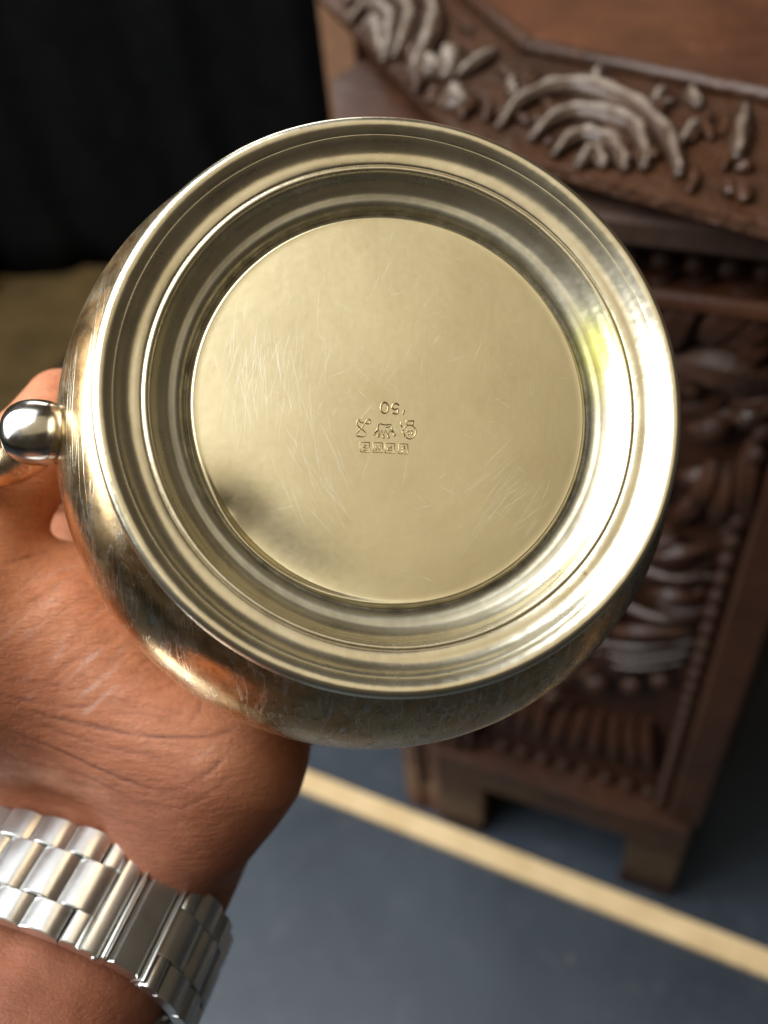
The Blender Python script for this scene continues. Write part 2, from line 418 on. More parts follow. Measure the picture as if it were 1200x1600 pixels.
# panel carving
z5 = lambda x, y: (620 + x / 2.069, 1000 + y / 2.069)
for b0, b1 in (((330, 300), (368, 200)), ((383, 318), (425, 212)), ((430, 340), (478, 225)), ((490, 362), (545, 240)), ((555, 378), (600, 258)), ((625, 400), (645, 275)), ((695, 415), (698, 290)), ((760, 432), (748, 292)), ((815, 450), (798, 300))):
    p, q = fp(*z5(*b0), -.009), fp(*z5(*b1), -.009)
    ttube('flute', [p, p.lerp(q, .5) + nd * .004, q], .0058, W, 1.0, 4, .55)
for k in range(9): bead(fuz(.036 + k * .0158, .1335, -.010), .0055, 0, sq=.8)
for (a, b, r) in (((987, 901), (1107, 917), 9), ((968, 960), (1082, 983), 9), ((915, 1016), (1078, 1020), 7), ((922, 1034), (1070, 1037), 6), ((930, 1048), (1060, 1052), 5)):
    p, q = fp(*a, -.008), fp(*b, -.008); mid = p.lerp(q, .5) + nd * .005
    ttube('carved_band', [p, mid, q], r * .42 / 1400 * 1.0, M['border'], 1.0, 5, .6)
for (u, v, r, sq) in ((1113, 682, .0078, 1.0), (1146, 806, .0058, 1.5), (1139, 842, .0055, 1.5), (882, 1066, .0075, 1), (930, 1078, .0085, .9), (985, 1082, .0075, 1), (1030, 1074, .007, .9), (860, 1100, .007, 1), (1000, 735, .009, 1.2), (1040, 860, .008, .8)):
    bead(fp(u, v, -.006), r, 0, sq=sq, name='boss')
    if u > 1000: bead(mir(fp(u, v, -.006)), r, 0, sq=sq, name='boss')
def leaf(pts, w, mat=W):
    ttube('carved_leaf', [fp(u, v, -.007 + .006 * math.sin(math.pi * i / (len(pts) - 1))) for i, (u, v) in enumerate(pts)], w, mat, .8, 6, .3)
leaf([(1040, 565), (1052, 520), (1078, 475), (1112, 455)], .0078)
leaf([(1095, 548), (1120, 510), (1160, 482), (1215, 465)], .0085)
leaf([(1122, 566), (1152, 530), (1188, 512), (1225, 502)], .0070)
leaf([(1150, 575), (1178, 548), (1215, 532)], .0060)
leaf([(1020, 470), (1030, 455), (1055, 445)], .0050)
leaf([(1050, 572), (1110, 578), (1165, 590), (1230, 612)], .0090, M['border'])
leaf([(1062, 628), (1082, 610), (1100, 598)], .0030, M['border'])
leaf([(1140, 670), (1170, 655), (1215, 636)], .0042, M['border'])
leaf([(1112, 735), (1098, 770), (1082, 800)], .0050)
leaf([(1136, 748), (1126, 790), (1115, 835)], .0050)
leaf([(1175, 700), (1168, 760), (1160, 850)], .0055)
for k in range(6):
    a = math.radians(20 + k * 28); c = fp(1113, 640, -.005)
    e = c + (ud * math.cos(a) + Vector((0, 0, 1)) * math.sin(a)) * .030
    ttube('rosette_petal', [c.lerp(e, .25), c.lerp(e, .6) + nd * .003, e], .0045, W, .8, 4, .3)
leaf([(1005, 880), (1050, 870), (1100, 872)], .0055); leaf([(1010, 940), (1050, 935), (1095, 948)], .0050)
leaf([(950, 1000), (1000, 990), (1075, 1002)], .0045)

rp_ = random.Random(11)
for k in range(52):
    u0, z0 = rp_.uniform(.040, .160), rp_.uniform(.215, .530); a = rp_.uniform(-1, 1) + (1.2 if u0 > .1 else 1.9); l = rp_.uniform(.010, .019); b = rp_.uniform(-.5, .5)
    P = [fuz(u0 + l * q * math.cos(a + b * q), z0 + l * q * math.sin(a + b * q), -.011 + .004 * (1 - abs(q))) for q in (-1, -.3, .4, 1)]
    ttube('carved_leaf', P, rp_.uniform(.0036, .0062), W, .8, 3, .3, None, False)

# a taller cabinet close behind the table, only its corner shows
cb = floor_pt(594, 760); cd_ = Vector((.97, -.24, 0)).normalized(); cn_ = Vector((-cd_.y, cd_.x, 0))
cab = empty('wooden_cabinet', Matrix.Translation((cb.x, cb.y, 0))); tag(cab, 'reddish brown wooden cabinet corner behind the carved table top', 'cabinet')
def cbox(name, t0, t1, o0, o1, z0, z1, mat):
    P = [cd_ * t0 + cn_ * o0, cd_ * t1 + cn_ * o0, cd_ * t1 + cn_ * o1, cd_ * t0 + cn_ * o1]
    vs, fs = prism([(p.x, p.y) for p in P], z0, z1, .002); return mesh(name, vs, fs, mat, cab, False)
cbox('stile', 0, .026, -.012, .20, 0, .95, M['cab']); cbox('panel', .0265, .30, .010, .20, 0, .95, M['woodtop']); cbox('panel_edge', .062, .30, -.006, .0095, 0, .95, M['cab'])
for k in range(34):
    vs, fs = blob(Vector((0, 0, .02 + k * .027)) + cd_ * .044 + cn_ * .006, cd_ * .011, cn_ * .011, (0, 0, .0125), 10, 7); mesh('bead', vs, fs, M['cab'], cab)

# table top: an octagonal slab with a carved border and a raised middle field
ZT = .600
def tp(u, v, dz=0.0): return floor_pt(u, v, ZT + dz) if dz == 0 else (lambda p: Vector((p.x, p.y, ZT + dz)))(floor_pt(u, v, ZT))
oct_ = [(.050, .352), (.184, .206), (.36, .17), (.50, .28), (.50, .46), (.38, .62), (.18, .68), (-.010, .612)]
oc = Vector((.25, .42)); under = [oc + (Vector(p) - oc) * .955 for p in oct_]
vs = [(p[0], p[1], ZT) for p in oct_] + [(p[0], p[1], ZT - .004) for p in oct_] + [(p[0], p[1], .5895) for p in under]
fs = [tuple(range(8)), tuple(range(23, 15, -1))] + [(k + i, k + 8 + i, k + 8 + (i + 1) % 8, k + (i + 1) % 8) for k in (0, 8) for i in range(8)]
top = tmesh('table_top', vs, fs, M['border'], smooth=False)
i0, i1, i2 = tp(730, 0), tp(825, 80), tp(1200, 160)
l0 = i1 + (i0 - i1) * 1.6; r0 = i1 + (i2 - i1) * 1.55
inner = [i1, r0, Vector((.34, .285, 0)), Vector((.42, .34, 0)), Vector((.42, .46, 0)), Vector((.34, .57, 0)), Vector((.17, .62, 0)), l0]
vs, fs = prism([(p.x, p.y) for p in inner], ZT + .0004, ZT + .004, .002); tmesh('top_field', vs, fs, M['woodtop'], top, False)
P = [Vector((p.x, p.y, ZT + .003)) for p in inner]
vs, fs = sweep(P, .0042, 8, .8, (0, 0, 1), closed=True); tmesh('field_moulding', vs, fs, M['border'], top)
zt = lambda x, y: (500 + x / 1.714, y / 1.714)
zu = lambda x, y: (480 + x / 3.75, y / 3.75)
def arc(pts, r, f=zt, mat='worn', name='carved_arc', e=.2, edge=True):
    P = cr([tp(*f(*p), .002) for p in pts], 6); rr = [q * (1.10 + .05 * math.sin(i * .9 + r * 9e3)) for i, q in enumerate(taper(len(P), r, e))]; vs, fs = sweep(P, [q * 1.15 for q in rr], 4, .66, (0, 0, 1)); tmesh(name, vs, fs, M[mat], top)
    if not edge: return
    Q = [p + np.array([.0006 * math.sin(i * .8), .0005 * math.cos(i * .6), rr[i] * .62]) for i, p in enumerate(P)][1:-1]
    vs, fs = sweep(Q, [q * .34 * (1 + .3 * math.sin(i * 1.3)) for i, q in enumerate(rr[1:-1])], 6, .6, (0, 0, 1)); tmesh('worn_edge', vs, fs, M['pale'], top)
arc([(480, 350), (530, 290), (620, 250), (720, 248), (820, 285), (900, 345), (945, 410), (962, 485)], .0052)
arc([(565, 385), (620, 335), (690, 315), (770, 325), (835, 350), (865, 400), (868, 465)], .0050)
arc([(625, 430), (665, 390), (720, 378), (775, 395), (805, 430), (818, 468)], .0045)
arc([(690, 460), (715, 430), (745, 425), (760, 460)], .0042)
arc([(960, 400), (990, 365), (1020, 340)], .0036, name='carved_ray'); arc([(890, 290), (905, 270), (918, 250)], .0034, name='carved_ray')
arc([(1112, 440), (1125, 370), (1136, 290)], .0042, name='carved_ray'); arc([(985, 250), (1000, 275), (1015, 300)], .0034, name='carved_ray')
arc([(735, 240), (740, 215), (748, 200)], .0034, name='carved_ray'); arc([(520, 270), (515, 240), (520, 215)], .0030, name='carved_ray')
arc([(365, 215), (420, 180), (475, 145)], .0040, name='carved_ray')
arc([(215, 30), (330, 0), (450, -30), (560, 10), (600, 110), (570, 240), (510, 360)], .0060, zu)
arc([(250, 150), (330, 75), (430, 75), (490, 150), (480, 260), (450, 380)], .0058, zu)
arc([(330, 180), (390, 160), (420, 230), (430, 330)], .0050, zu)
arc([(700, -40), (735, 60), (735, 180), (690, 300), (620, 450)], .0062, zu)
arc([(800, 330), (840, 400), (820, 480)], .0080, zu); arc([(690, 380), (740, 440), (790, 470)], .0070, zu); arc([(850, 560), (880, 620), (920, 670)], .0075, zu)

for k in range(30):
    x = rp_.uniform(755, 1230); f = rp_.uniform(.12, .95); yi, yo = 85 + .213 * (x - 825) + 14, 205 + .30 * (x - 760)
    if x < 800: yi = 95
    y = yi + (yo - yi) * f; a = rp_.uniform(-1.2, 1.2) + 1.57; l = rp_.uniform(8, 22)
    arc([(x - l * math.cos(a), y - l * math.sin(a)), (x + 3, y), (x + l * math.cos(a + .4), y + l * math.sin(a + .4))], rp_.uniform(.0018, .0034), lambda p, q: (p, q), 'border', 'chisel_ridge', .2, False)
for k in range(12):
    x = rp_.uniform(560, 790); y = (x - 505) * 1.0 * rp_.uniform(.15, .92); a = rp_.uniform(-1, 1) + .8; l = rp_.uniform(8, 20)
    if y < (x - 730) * .85 + 18: continue
    arc([(x - l * math.cos(a), y - l * math.sin(a)), (x + 3, y), (x + l * math.cos(a + .4), y + l * math.sin(a + .4))], rp_.uniform(.0020, .0040), lambda p, q: (p, q), 'border', 'chisel_ridge', .2, False)

# ------------------------------------------------------------------ silver pot
rimc = Vector((2.8, 19.0, 143.0)); ax_d = Vector((-.152, -.142, 1.0)).normalized()    # right, up, depth (mm)
zc = Vector((ax_d.x, ax_d.y, -ax_d.z)); xc = Vector((1, 0, 0)); xc = (xc - zc * xc.dot(zc)).normalized(); yc = zc.cross(xc)
# pot axes in camera space: x right, y up-ish, z away from the camera
yc = -yc if yc.y < 0 else yc
mrot = Matrix((xc, yc, -zc)).transposed()        # right-handed: local z points to the camera, local depth = -z
pot = empty('silver_pot', CAM @ (Matrix.Translation(Vector((rimc.x, rimc.y, -rimc.z)) / 1000) @ mrot.to_4x4()))
tag(pot, 'tarnished silver plated pot held upside down with its base towards the camera', 'pot')
POTI = pot.matrix_world.inverted()
def lat(profile, **k):
    vs, fs = lathe([(r / 1000, -z / 1000) for r, z in profile], **k); return vs, fs
wob = lambda x, y, r, a: .00009 * math.sin(3 * a + 1) + .00005 * math.sin(7 * a + r * 900)
foot_prof = cr([(46.0, 9.0), (46.2, 6.0), (47.0, 3.4), (47.7, 2.2)], 5)[:-1] + cr([(47.8, 2.0), (48.0, 1.2), (47.6, .40), (46.9, .0), (46.1, .12), (45.4, .55), (44.95, .95)], 6) \
    + cr([(44.85, 1.15), (44.70, 1.2), (44.3, 1.5), (43.7, 2.1), (43.1, 2.55), (42.4, 2.85), (41.6, 3.0), (40.95, 3.2), (40.75, 3.4)], 6) \
    + cr([(40.68, 3.42), (40.45, 3.30), (40.15, 3.28), (39.85, 3.42), (39.65, 3.7)], 5) \
    + cr([(39.62, 3.85), (39.3, 4.15), (38.6, 4.95), (37.8, 5.6), (37.1, 6.15), (36.4, 6.40), (35.7, 6.6), (35.2, 7.0), (34.85, 7.7), (34.6, 8.4), (34.2, 8.75), (33.8, 8.6)], 6)
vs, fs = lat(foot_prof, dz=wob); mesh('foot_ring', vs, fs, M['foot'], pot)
def dent(x, y, r, a):
    da = (a - math.radians(224)) ; g = math.exp(-(da / (.50 if da > 0 else .26)) ** 2) * math.exp(-((r - .0335) / .0062) ** 2)
    edge = math.exp(-((r - .0324) / .0007) ** 2) * math.exp(-((a - math.radians(213)) / .05) ** 2)
    g *= min(1.0, max(0.0, (.0338 - r) / .0012))
    return -.0022 * g - .00035 * edge + .00006 * math.sin(x * 160 + 1) * math.sin(y * 130)
disc_prof = cr([(34.1, 8.7), (33.8, 8.2), (33.55, 7.8), (33.2, 7.56), (32.8, 7.58), (32.4, 7.6)], 4) + [(31.9 - .75 * k, 7.6) for k in range(42)] + [(.02, 7.6)]
vs, fs = lat(disc_prof, dz=dent); disc = mesh('base_plate', vs, fs, M['disc'], pot)
body_out = [(46.0, 8.0), (46.6, 9.2), (48.6, 11.0), (51.9, 14.0), (55.6, 19.0), (58.0, 25.0), (59.0, 32.0), (58.4, 40.0), (56.2, 48.0), (53.0, 56.0), (50.0, 63.0), (48.6, 69.0), (49.2, 74.0), (50.5, 77.0)]
body_prof = cr(body_out, 6) + cr([(50.2, 77.6), (49.4, 77.2), (47.6, 72.0), (47.4, 68.0), (49.0, 62.0), (52.0, 55.0), (55.0, 48.0), (57.1, 40.0), (57.6, 32.0), (56.4, 25.0), (52.0, 18.0), (45.0, 13.0), (30.0, 12.0), (.02, 12.0)], 3)
vs, fs = lat(body_prof); mesh('body', vs, fs, M['body'], pot)
def pl(x, y, d): return POTI @ view(x, y, d)
knob_p = pl(-60.6, 13.9, 157.0)
n_ = 40
vs, fs = blob(knob_p, (.0062, 0, 0), (0, .0057, 0), (0, 0, .0060), 48, 30, .86); knob_v, knob_f = vs, fs
hp = cr([pl(-49, 14.6, 158), pl(-55, 14.4, 158), pl(-62, 13.5, 164), pl(-72, 9.5, 172), pl(-90, 8, 180), pl(-104, 8, 194), pl(-106, 7, 212), pl(-95, 5, 223), pl(-80, 4.6, 221), pl(-66, 5, 213), pl(-56, 7, 207)], 8)
rr = [.0042 if i < 8 else .0036 + .001 * math.sin(math.pi * i / len(hp)) for i in range(len(hp))]
vs, fs = sweep(hp, rr, 16, 1.0, (0, 1, 0)); handle = mesh('handle', vs, fs, M['body'], pot)
mesh('ball_finial', knob_v, knob_f, M['knob'], handle)
c0, c1 = pl(-57.5, 14.2, 157.2), pl(-50.5, 14.6, 158.0)
vs, fs = sweep(cr([c0, c0.lerp(c1, .4), c0.lerp(c1, .75), c1], 4), [.0040, .0036, .0034, .0034, .0034, .0036, .0038, .0040, .0043, .0047, .0052, .0058, .0064], 24, 1.0, (0, 1, 0))
mesh('collar', vs, fs, M['knob'], handle)
# hairline scratches on the base plate
V, Fc = [], []
for cx, cy, rad, ang, num, L in ((-.0215, .0060, .0075, 1.45, 75, .012), (-.0215, .0010, .0075, 1.66, 55, .011), (-.0130, -.0125, .0050, 2.05, 40, .010), (.0195, -.0160, .0052, .80, 60, .011), (.0, .004, .024, 1.2, 60, .006), (.004, -.006, .024, 2.6, 55, .005), (.002, .0, .026, .3, 40, .004)):
    for q in range(num):
        g = rng.normal(0, .62, 2) * rad; a = ang + rng.normal(0, .16); l = L * rng.uniform(.25, 1.0); cu = rng.normal(0, 9.0)
        wd = rng.choice([.000008, .000013, .000020], p=[.5, .35, .15]); m = 9; b = len(V)
        for k in range(m):
            t_ = (k / (m - 1) - .5) * l; aa = a + cu * t_; x = cx + g[0] + math.cos(aa) * t_; y = cy + g[1] + math.sin(aa) * t_
            z = -.0076 + dent(x, y, math.hypot(x, y), math.atan2(y, x) % 6.28319) + .000012; ww = wd * math.sin(math.pi * (k + .5) / m)
            V += [(x - math.sin(aa) * ww, y + math.cos(aa) * ww, z), (x + math.sin(aa) * ww, y - math.cos(aa) * ww, z)]
        if max(math.hypot(v[0], v[1]) for v in V[b:]) > .0318: del V[b:]; continue
        Fc += [(b + 2 * k, b + 2 * k + 1, b + 2 * k + 3, b + 2 * k + 2) for k in range(m - 1)]
tag(mesh('scratch_marks', V, Fc, M['scratch'], disc), kind='stuff')
# stamped marks
zs = lambda x, y: (540 + x / 9.23, 610 + y / 9.23)
def on_disc(u, v):
    o = POTI @ Vector((0, 0, H)); d = (POTI.to_3x3() @ (ROT @ Vector(((u - CX) / F, (CY - v) / F, -1))))
    t = (-.0076 - o.z) / d.z; p = o + d * t
    return Vector((p.x, p.y, -.0076 + .00006 * math.sin(p.x * 160 + 1) * math.sin(p.y * 130) + .00002))
def stamp(name, strokes, r=.000105):
    V, Fc = [], []
    for st in strokes:
        closed = len(st) > 3 and st[0] == st[-1]
        pts = st[:-1] if closed else st
        P = [on_disc(*zs(*p)) for p in pts]
        vs, fs = sweep(P, r, 6, .7, (0, 0, 1), closed=closed)
        Fc += [tuple(i + len(V) for i in f) for f in fs]; V += vs
    return mesh(name, V, Fc, M['mark'], disc)
def sm(pts, sub=5): return [tuple(p) for p in cr(pts, sub)]
def ell(cx, cy, rx, ry, n=18): q = [(cx + rx * math.cos(6.2832 * i / n), cy + ry * math.sin(6.2832 * i / n)) for i in range(n)]; return q + [q[0]]
def box(x0, y0, x1, y1): return [(x0, y0), (x1, y0 + 5), (x1, y1 + 5), (x0, y1), (x0, y0)]
stamp('stamped_number', [ell(560, 250, 56, 78), sm([(668, 322), (710, 336), (748, 332), (752, 300), (752, 265)]), sm([(752, 265), (700, 272), (668, 245), (690, 200), (735, 190), (770, 214)]), sm([(838, 280), (838, 312), (820, 342)])], .00015)
stamp('stamped_letter_mark', [sm([(190, 415), (163, 460), (178, 510), (225, 552), (272, 592), (288, 632), (255, 666), (200, 664), (148, 655)]), sm([(152, 622), (225, 545), (288, 455), (325, 418), (358, 438), (346, 476), (308, 480), (282, 462)]), sm([(190, 415), (215, 460), (268, 466)])])
stamp('stamped_crown', [sm([(485, 473), (560, 496), (652, 490)]), [(485, 473), (455, 560), (425, 608)], [(652, 490), (666, 560), (698, 612)], [(448, 604), (470, 550), (490, 632), (520, 568), (545, 645), (575, 568), (612, 645), (640, 568), (672, 604)], sm([(575, 532), (610, 530), (645, 520)])] + [ell(x, y, 14, 14, 10) for x, y in ((415, 625), (475, 657), (548, 672), (620, 670), (708, 642))])
stamp('stamped_head', [[(985, 440), (868, 440), (890, 500)], [(980, 440), (965, 512)], sm([(835, 572), (870, 515), (930, 500), (990, 530), (1015, 600), (985, 670), (920, 698), (862, 672)]), [(835, 572), (815, 595), (850, 625), (858, 672)], sm([(808, 452), (794, 490), (818, 532)]), sm([(875, 605), (910, 585), (925, 622), (895, 640)]), sm([(935, 570), (962, 600), (950, 640)])])
for (bx0, by0, bx1, by1), st in (((210, 745, 345, 885), [sm([(298, 795), (268, 792), (258, 812), (276, 826), (296, 840), (288, 864), (256, 860)])]), ((398, 752, 530, 890), [[(438, 868), (440, 790), (492, 866), (496, 786)]]), ((570, 760, 706, 900), [[(656, 800), (656, 862), (610, 860), (604, 845), (612, 830), (656, 828)]]), ((765, 768, 897, 910), [[(808, 800), (852, 800), (852, 882), (802, 882)], [(852, 842), (814, 842)]])):
    stamp('stamped_letter', [box(bx0, by0, bx1, by1)] + st, .00009)

# ------------------------------------------------------------------ hand (one continuous surface grown from a distance field)
ax_a = np.array([.278, .613, .739]); ax_a /= np.linalg.norm(ax_a)                 # forearm towards the hand (right, up, depth)
ax_u = np.array([1., 0, 0]); ax_u -= ax_a * (ax_u @ ax_a); ax_u /= np.linalg.norm(ax_u)
ax_n = np.cross(ax_a, ax_u); ax_n = ax_n if ax_n[2] < 0 else -ax_n             # towards the camera
d0 = 200.7; BW = np.array([(98 - 600) * d0 / F, (800 - 1454) * d0 / F, d0])
def w(a, u, n): return BW + ax_a * a + ax_u * u + ax_n * n
caps = []       # (p, q, rp, rq, blend)
for s in (-11, 0, 11):
    e = 1.0 if s else .0
    caps.append((w(-64, s * 1.12, 1.5), w(-26, s * 1.05, 1.5), 21.0 - 1.5 * e, 18.8 - 1.5 * e, 6)); caps.append((w(-26, s * 1.05, 1.5), w(14, s, 1.5), 18.8 - 1.5 * e, 17.2 - .5 * e, 6))
caps.append((w(-55, -4, 15), w(6, -3, 15.5), 4.5, 3.6, 5))                       # tendons at the wrist
caps.append((w(-55, 7, 15), w(4, 6, 15.5), 4, 3.4, 5))
H1, H2, H3 = np.array([-43., -67, 199]), np.array([-37.5, -54, 198]), np.array([-30., -42, 218])
caps += [(w(15, 11, 0), H1, 16.5, 14.5, 8), (H1, H2, 14.5, 18.5, 7), (H2, H3, 18.5, 16, 8)]
T1, T2, T3, T4, T5 = np.array([-86., -50, 214]), np.array([-91., -33, 195]), np.array([-88., -13, 189]), np.array([-80., 9, 195]), np.array([-71.5, 24, 198])
caps += [(w(18, -11, -1), T1, 14.5, 17, 8), (T1, T2, 17, 20, 9), (T2, T3, 20, 13, 9), (T3, T4, 12, 10, 5), (T4, T5, 10, 7.6, 5)]
K = [np.array([-74., -2, 232]), np.array([-58., -16, 242]), np.array([-40., -32, 244]), np.array([-24., -44, 238])]
for k, q in enumerate(K):
    caps.append((w(14, -14 + 9 * k, -1), q, 17, 13, 9))
caps.append((np.array([-70., -42, 200]), np.array([-54., -52, 201]), 17, 16, 10)); caps.append((T2 + np.array([6, 0, 6]), np.array([-64., -30, 205]), 16, 14, 9))
caps += [(T3 + np.array([3, -6, 4]), np.array([-60., -22, 202]), 12, 13, 8), (np.array([-66., -22, 196]), np.array([-50., -44, 196]), 12, 14, 9)]
FING = [([-52, 26, 246], [-28, 44, 247], [-8, 58, 245], 9.6), ([-32, 12, 252], [-2, 32, 251], [20, 47, 247], 10), ([-14, -6, 252], [14, 12, 251], [34, 26, 247], 9.4), ([-2, -24, 246], [18, -10, 246], [33, 0, 243], 8.2)]
for q, (f1, f2, f3, r) in zip(K, FING):
    f1, f2, f3 = map(lambda v: np.array(v, float), (f1, f2, f3))
    caps += [(q, f1, 12, r, 4), (f1, f2, r, r * .9, 1.5), (f2, f3, r * .9, r * .75, 1.5)]
ph_d = np.array([ax_d.x, ax_d.y, ax_d.z]); rc = np.array([rimc.x, rimc.y, rimc.z])
br = np.array([p[0] for p in body_out]); bz = np.array([p[1] for p in body_out])
def field(P):
    "signed distance (mm) at points P (N,3)"
    d = np.full(len(P), 1e3, np.float32)
    for p, q, ra, rb, k in caps:
        p = p.astype(np.float32); v = (q - p).astype(np.float32); e = P - p
        h = np.clip((e @ v) / float(v @ v), 0, 1).astype(np.float32)
        e -= h[:, None] * v
        s = np.sqrt(np.einsum('ij,ij->i', e, e)) - (ra + (rb - ra) * h)
        hh = np.clip(.5 + .5 * (d - s) / k, 0, 1)
        d = d + (s - d) * hh - k * hh * (1 - hh)
    e = P - rc.astype(np.float32); z = e @ ph_d.astype(np.float32); r = np.sqrt(np.maximum(np.einsum('ij,ij->i', e, e) - z * z, 0))
    pd = np.maximum(r - np.interp(z, bz, br), np.maximum(-z, z - 77))
    return np.maximum(d, (.25 - pd).astype(np.float32)).astype(np.float32)
VOX = .54; C4 = 4
lo = np.array([-132., -160., 128.]); hi = np.array([48., 72., 266.])
cn = np.ceil((hi - lo) / (VOX * C4)).astype(int)
gi = [lo[i] + (np.arange(cn[i]) + .5) * VOX * C4 for i in range(3)]
G = np.stack(np.meshgrid(*gi, indexing='ij'), -1).reshape(-1, 3).astype(np.float32)
cd = field(G).reshape(cn)
val = np.repeat(np.repeat(np.repeat(cd, C4, 0), C4, 1), C4, 2)
act = np.argwhere(np.abs(cd) < VOX * C4 * 1.6)
off = np.stack(np.meshgrid(*[np.arange(C4)] * 3, indexing='ij'), -1).reshape(-1, 3)
idx = (act[:, None, :] * C4 + off[None]).reshape(-1, 3)
for s in range(0, len(idx), 400000):
    q = idx[s:s + 400000]; val[q[:, 0], q[:, 1], q[:, 2]] = field((lo + (q + .5) * VOX).astype(np.float32))
val[0], val[-1], val[:, 0], val[:, -1], val[:, :, 0], val[:, :, -1] = 1, 1, 1, 1, 1, 1
def surface_nets(v):
    neg = v < 0; nx, ny, nz = v.shape
    sl = lambda a, b, c: (slice(a, nx - 1 + a), slice(b, ny - 1 + b), slice(c, nz - 1 + c))
    cnt = np.zeros((nx - 1, ny - 1, nz - 1), np.uint8)
    cor = [(a, b, c) for a in (0, 1) for b in (0, 1) for c in (0, 1)]
    for c in cor: cnt += neg[sl(*c)]
    cells = np.argwhere((cnt > 0) & (cnt < 8)); vid = np.full(cnt.shape, -1, np.int64); vid[tuple(cells.T)] = np.arange(len(cells))
    acc = np.zeros((len(cells), 3)); num = np.zeros(len(cells))
    cv = {c: v[cells[:, 0] + c[0], cells[:, 1] + c[1], cells[:, 2] + c[2]] for c in cor}
    for c in cor:
        for axis in range(3):
            if c[axis]: continue
            c2 = list(c); c2[axis] = 1; c2 = tuple(c2); a, b = cv[c], cv[c2]; m = (a < 0) != (b < 0)
            t = np.where(m, a / np.where(m, a - b, 1), 0); p = np.tile(np.array(c, float), (len(cells), 1)); p[:, axis] += t
            acc[m] += p[m]; num[m] += 1
    pos = cells + acc / num[:, None]
    faces = []
    for axis in range(3):
        a0 = [slice(None)] * 3; a1 = [slice(None)] * 3; a0[axis] = slice(0, -1); a1[axis] = slice(1, None)
        n0, n1 = neg[tuple(a0)], neg[tuple(a1)]; E = np.argwhere(n0 != n1)
        o1, o2 = [k for k in range(3) if k != axis]
        E = E[(E[:, o1] > 0) & (E[:, o2] > 0) & (E[:, o1] < v.shape[o1] - 1) & (E[:, o2] < v.shape[o2] - 1)]
        def g(d1, d2):
            q = E.copy(); q[:, o1] -= d1; q[:, o2] -= d2; return vid[q[:, 0], q[:, 1], q[:, 2]]
        f = np.stack([g(1, 1), g(0, 1), g(0, 0), g(1, 0)], 1)
        flip = n0[E[:, 0], E[:, 1], E[:, 2]]
        if axis == 1: flip = ~flip
        f[~flip] = f[~flip][:, ::-1]; faces.append(f)
    return pos, np.concatenate(faces)
pos, quads = surface_nets(val)
pos = lo + (pos + .5) * VOX
def vnormals(P):
    e = .5; n = np.stack([field((P + np.eye(3)[i] * e).astype(np.float32)) - field((P - np.eye(3)[i] * e).astype(np.float32)) for i in range(3)], 1)
    return n / np.maximum(np.linalg.norm(n, axis=1, keepdims=True), 1e-6)
nrm = vnormals(pos)
def onskin(u, v):
    "first point of the hand's surface along the line of sight through a pixel"
    d = np.array([(u - CX) / F, (CY - v) / F, 1.0]); ts = np.linspace(140, 240, 260)
    f = field((d[None] * ts[:, None]).astype(np.float32)); k = np.argmax(f < 0)
    return d * ts[k] if f[k] < 0 else d * 185.0
def near(lines, rad):
    out = np.zeros(len(pos))
    for pts, s in lines:
        Q = [onskin(*p) for p in cr(pts, 4)]
        qa = np.array(Q); sel = np.where(np.all((pos > qa.min(0) - 2) & (pos < qa.max(0) + 2), axis=1))[0]; ps = pos[sel]
        for i in range(len(Q) - 1):
            p, v = Q[i], Q[i + 1] - Q[i]; L = max(v @ v, 1e-6); e = ps - p; h = np.clip(e @ v / L, 0, 1)
            d = np.linalg.norm(e - h[:, None] * v, axis=1)
            fade = s * (.35 + .65 * math.sin(math.pi * (i + .5) / (len(Q) - 1)))
            out[sel] = np.maximum(out[sel], fade * np.exp(-(d / rad) ** 2))
    return out
crease_l = [([(15, 1100), (80, 1120), (150, 1136), (230, 1150), (320, 1152), (365, 1140)], 1.0), ([(0, 1136), (70, 1162), (150, 1200), (220, 1228), (275, 1240)], .9), ([(25, 1120), (110, 1150), (190, 1172), (250, 1180), (330, 1178)], .6),
    ([(0, 1086), (60, 1098), (120, 1104), (170, 1100)], .6), ([(60, 1180), (140, 1216), (205, 1250), (250, 1275)], .5), ([(250, 1240), (300, 1225), (345, 1190), (365, 1160)], .55), ([(210, 1252), (270, 1262), (310, 1252), (360, 1215)], .5),
    ([(110, 905), (70, 925), (30, 955)], .45), ([(170, 990), (110, 1035), (60, 1075)], .35), ([(290, 1140), (310, 1110), (318, 1085)], .4), ([(0, 880), (40, 872), (80, 858)], .5), ([(0, 1060), (70, 1068), (140, 1078)], .4),
    ([(110, 1250), (170, 1275), (240, 1300)], .4), ([(0, 1205), (60, 1228), (120, 1256)], .4)]
ash_l = [([(98, 1072), (128, 1040), (162, 1012)], 1.0), ([(122, 1088), (150, 1070), (190, 1036)], .7), ([(128, 1118), (156, 1095), (184, 1070)], .8), ([(60, 960), (74, 944), (90, 928)], .6), ([(78, 1040), (92, 1020), (102, 1005)], .5), ([(26, 930), (42, 912), (62, 896)], .5), ([(300, 1190), (330, 1170), (345, 1150)], .3), ([(68, 905), (92, 892), (122, 884)], .35), ([(20, 985), (40, 965), (55, 955)], .35)]
for q in range(80):
    x0 = rng.uniform(-10, 250); y0 = rng.uniform(1075, 1255); l = rng.uniform(40, 110); sl = .16 + .22 * (1 - (x0 / 300)) + rng.normal(0, .08)
    crease_l.append(([(x0, y0), (x0 + l * .5, y0 + l * .5 * sl + rng.normal(0, 4)), (x0 + l, y0 + l * sl * .75)], rng.uniform(.15, .42)))
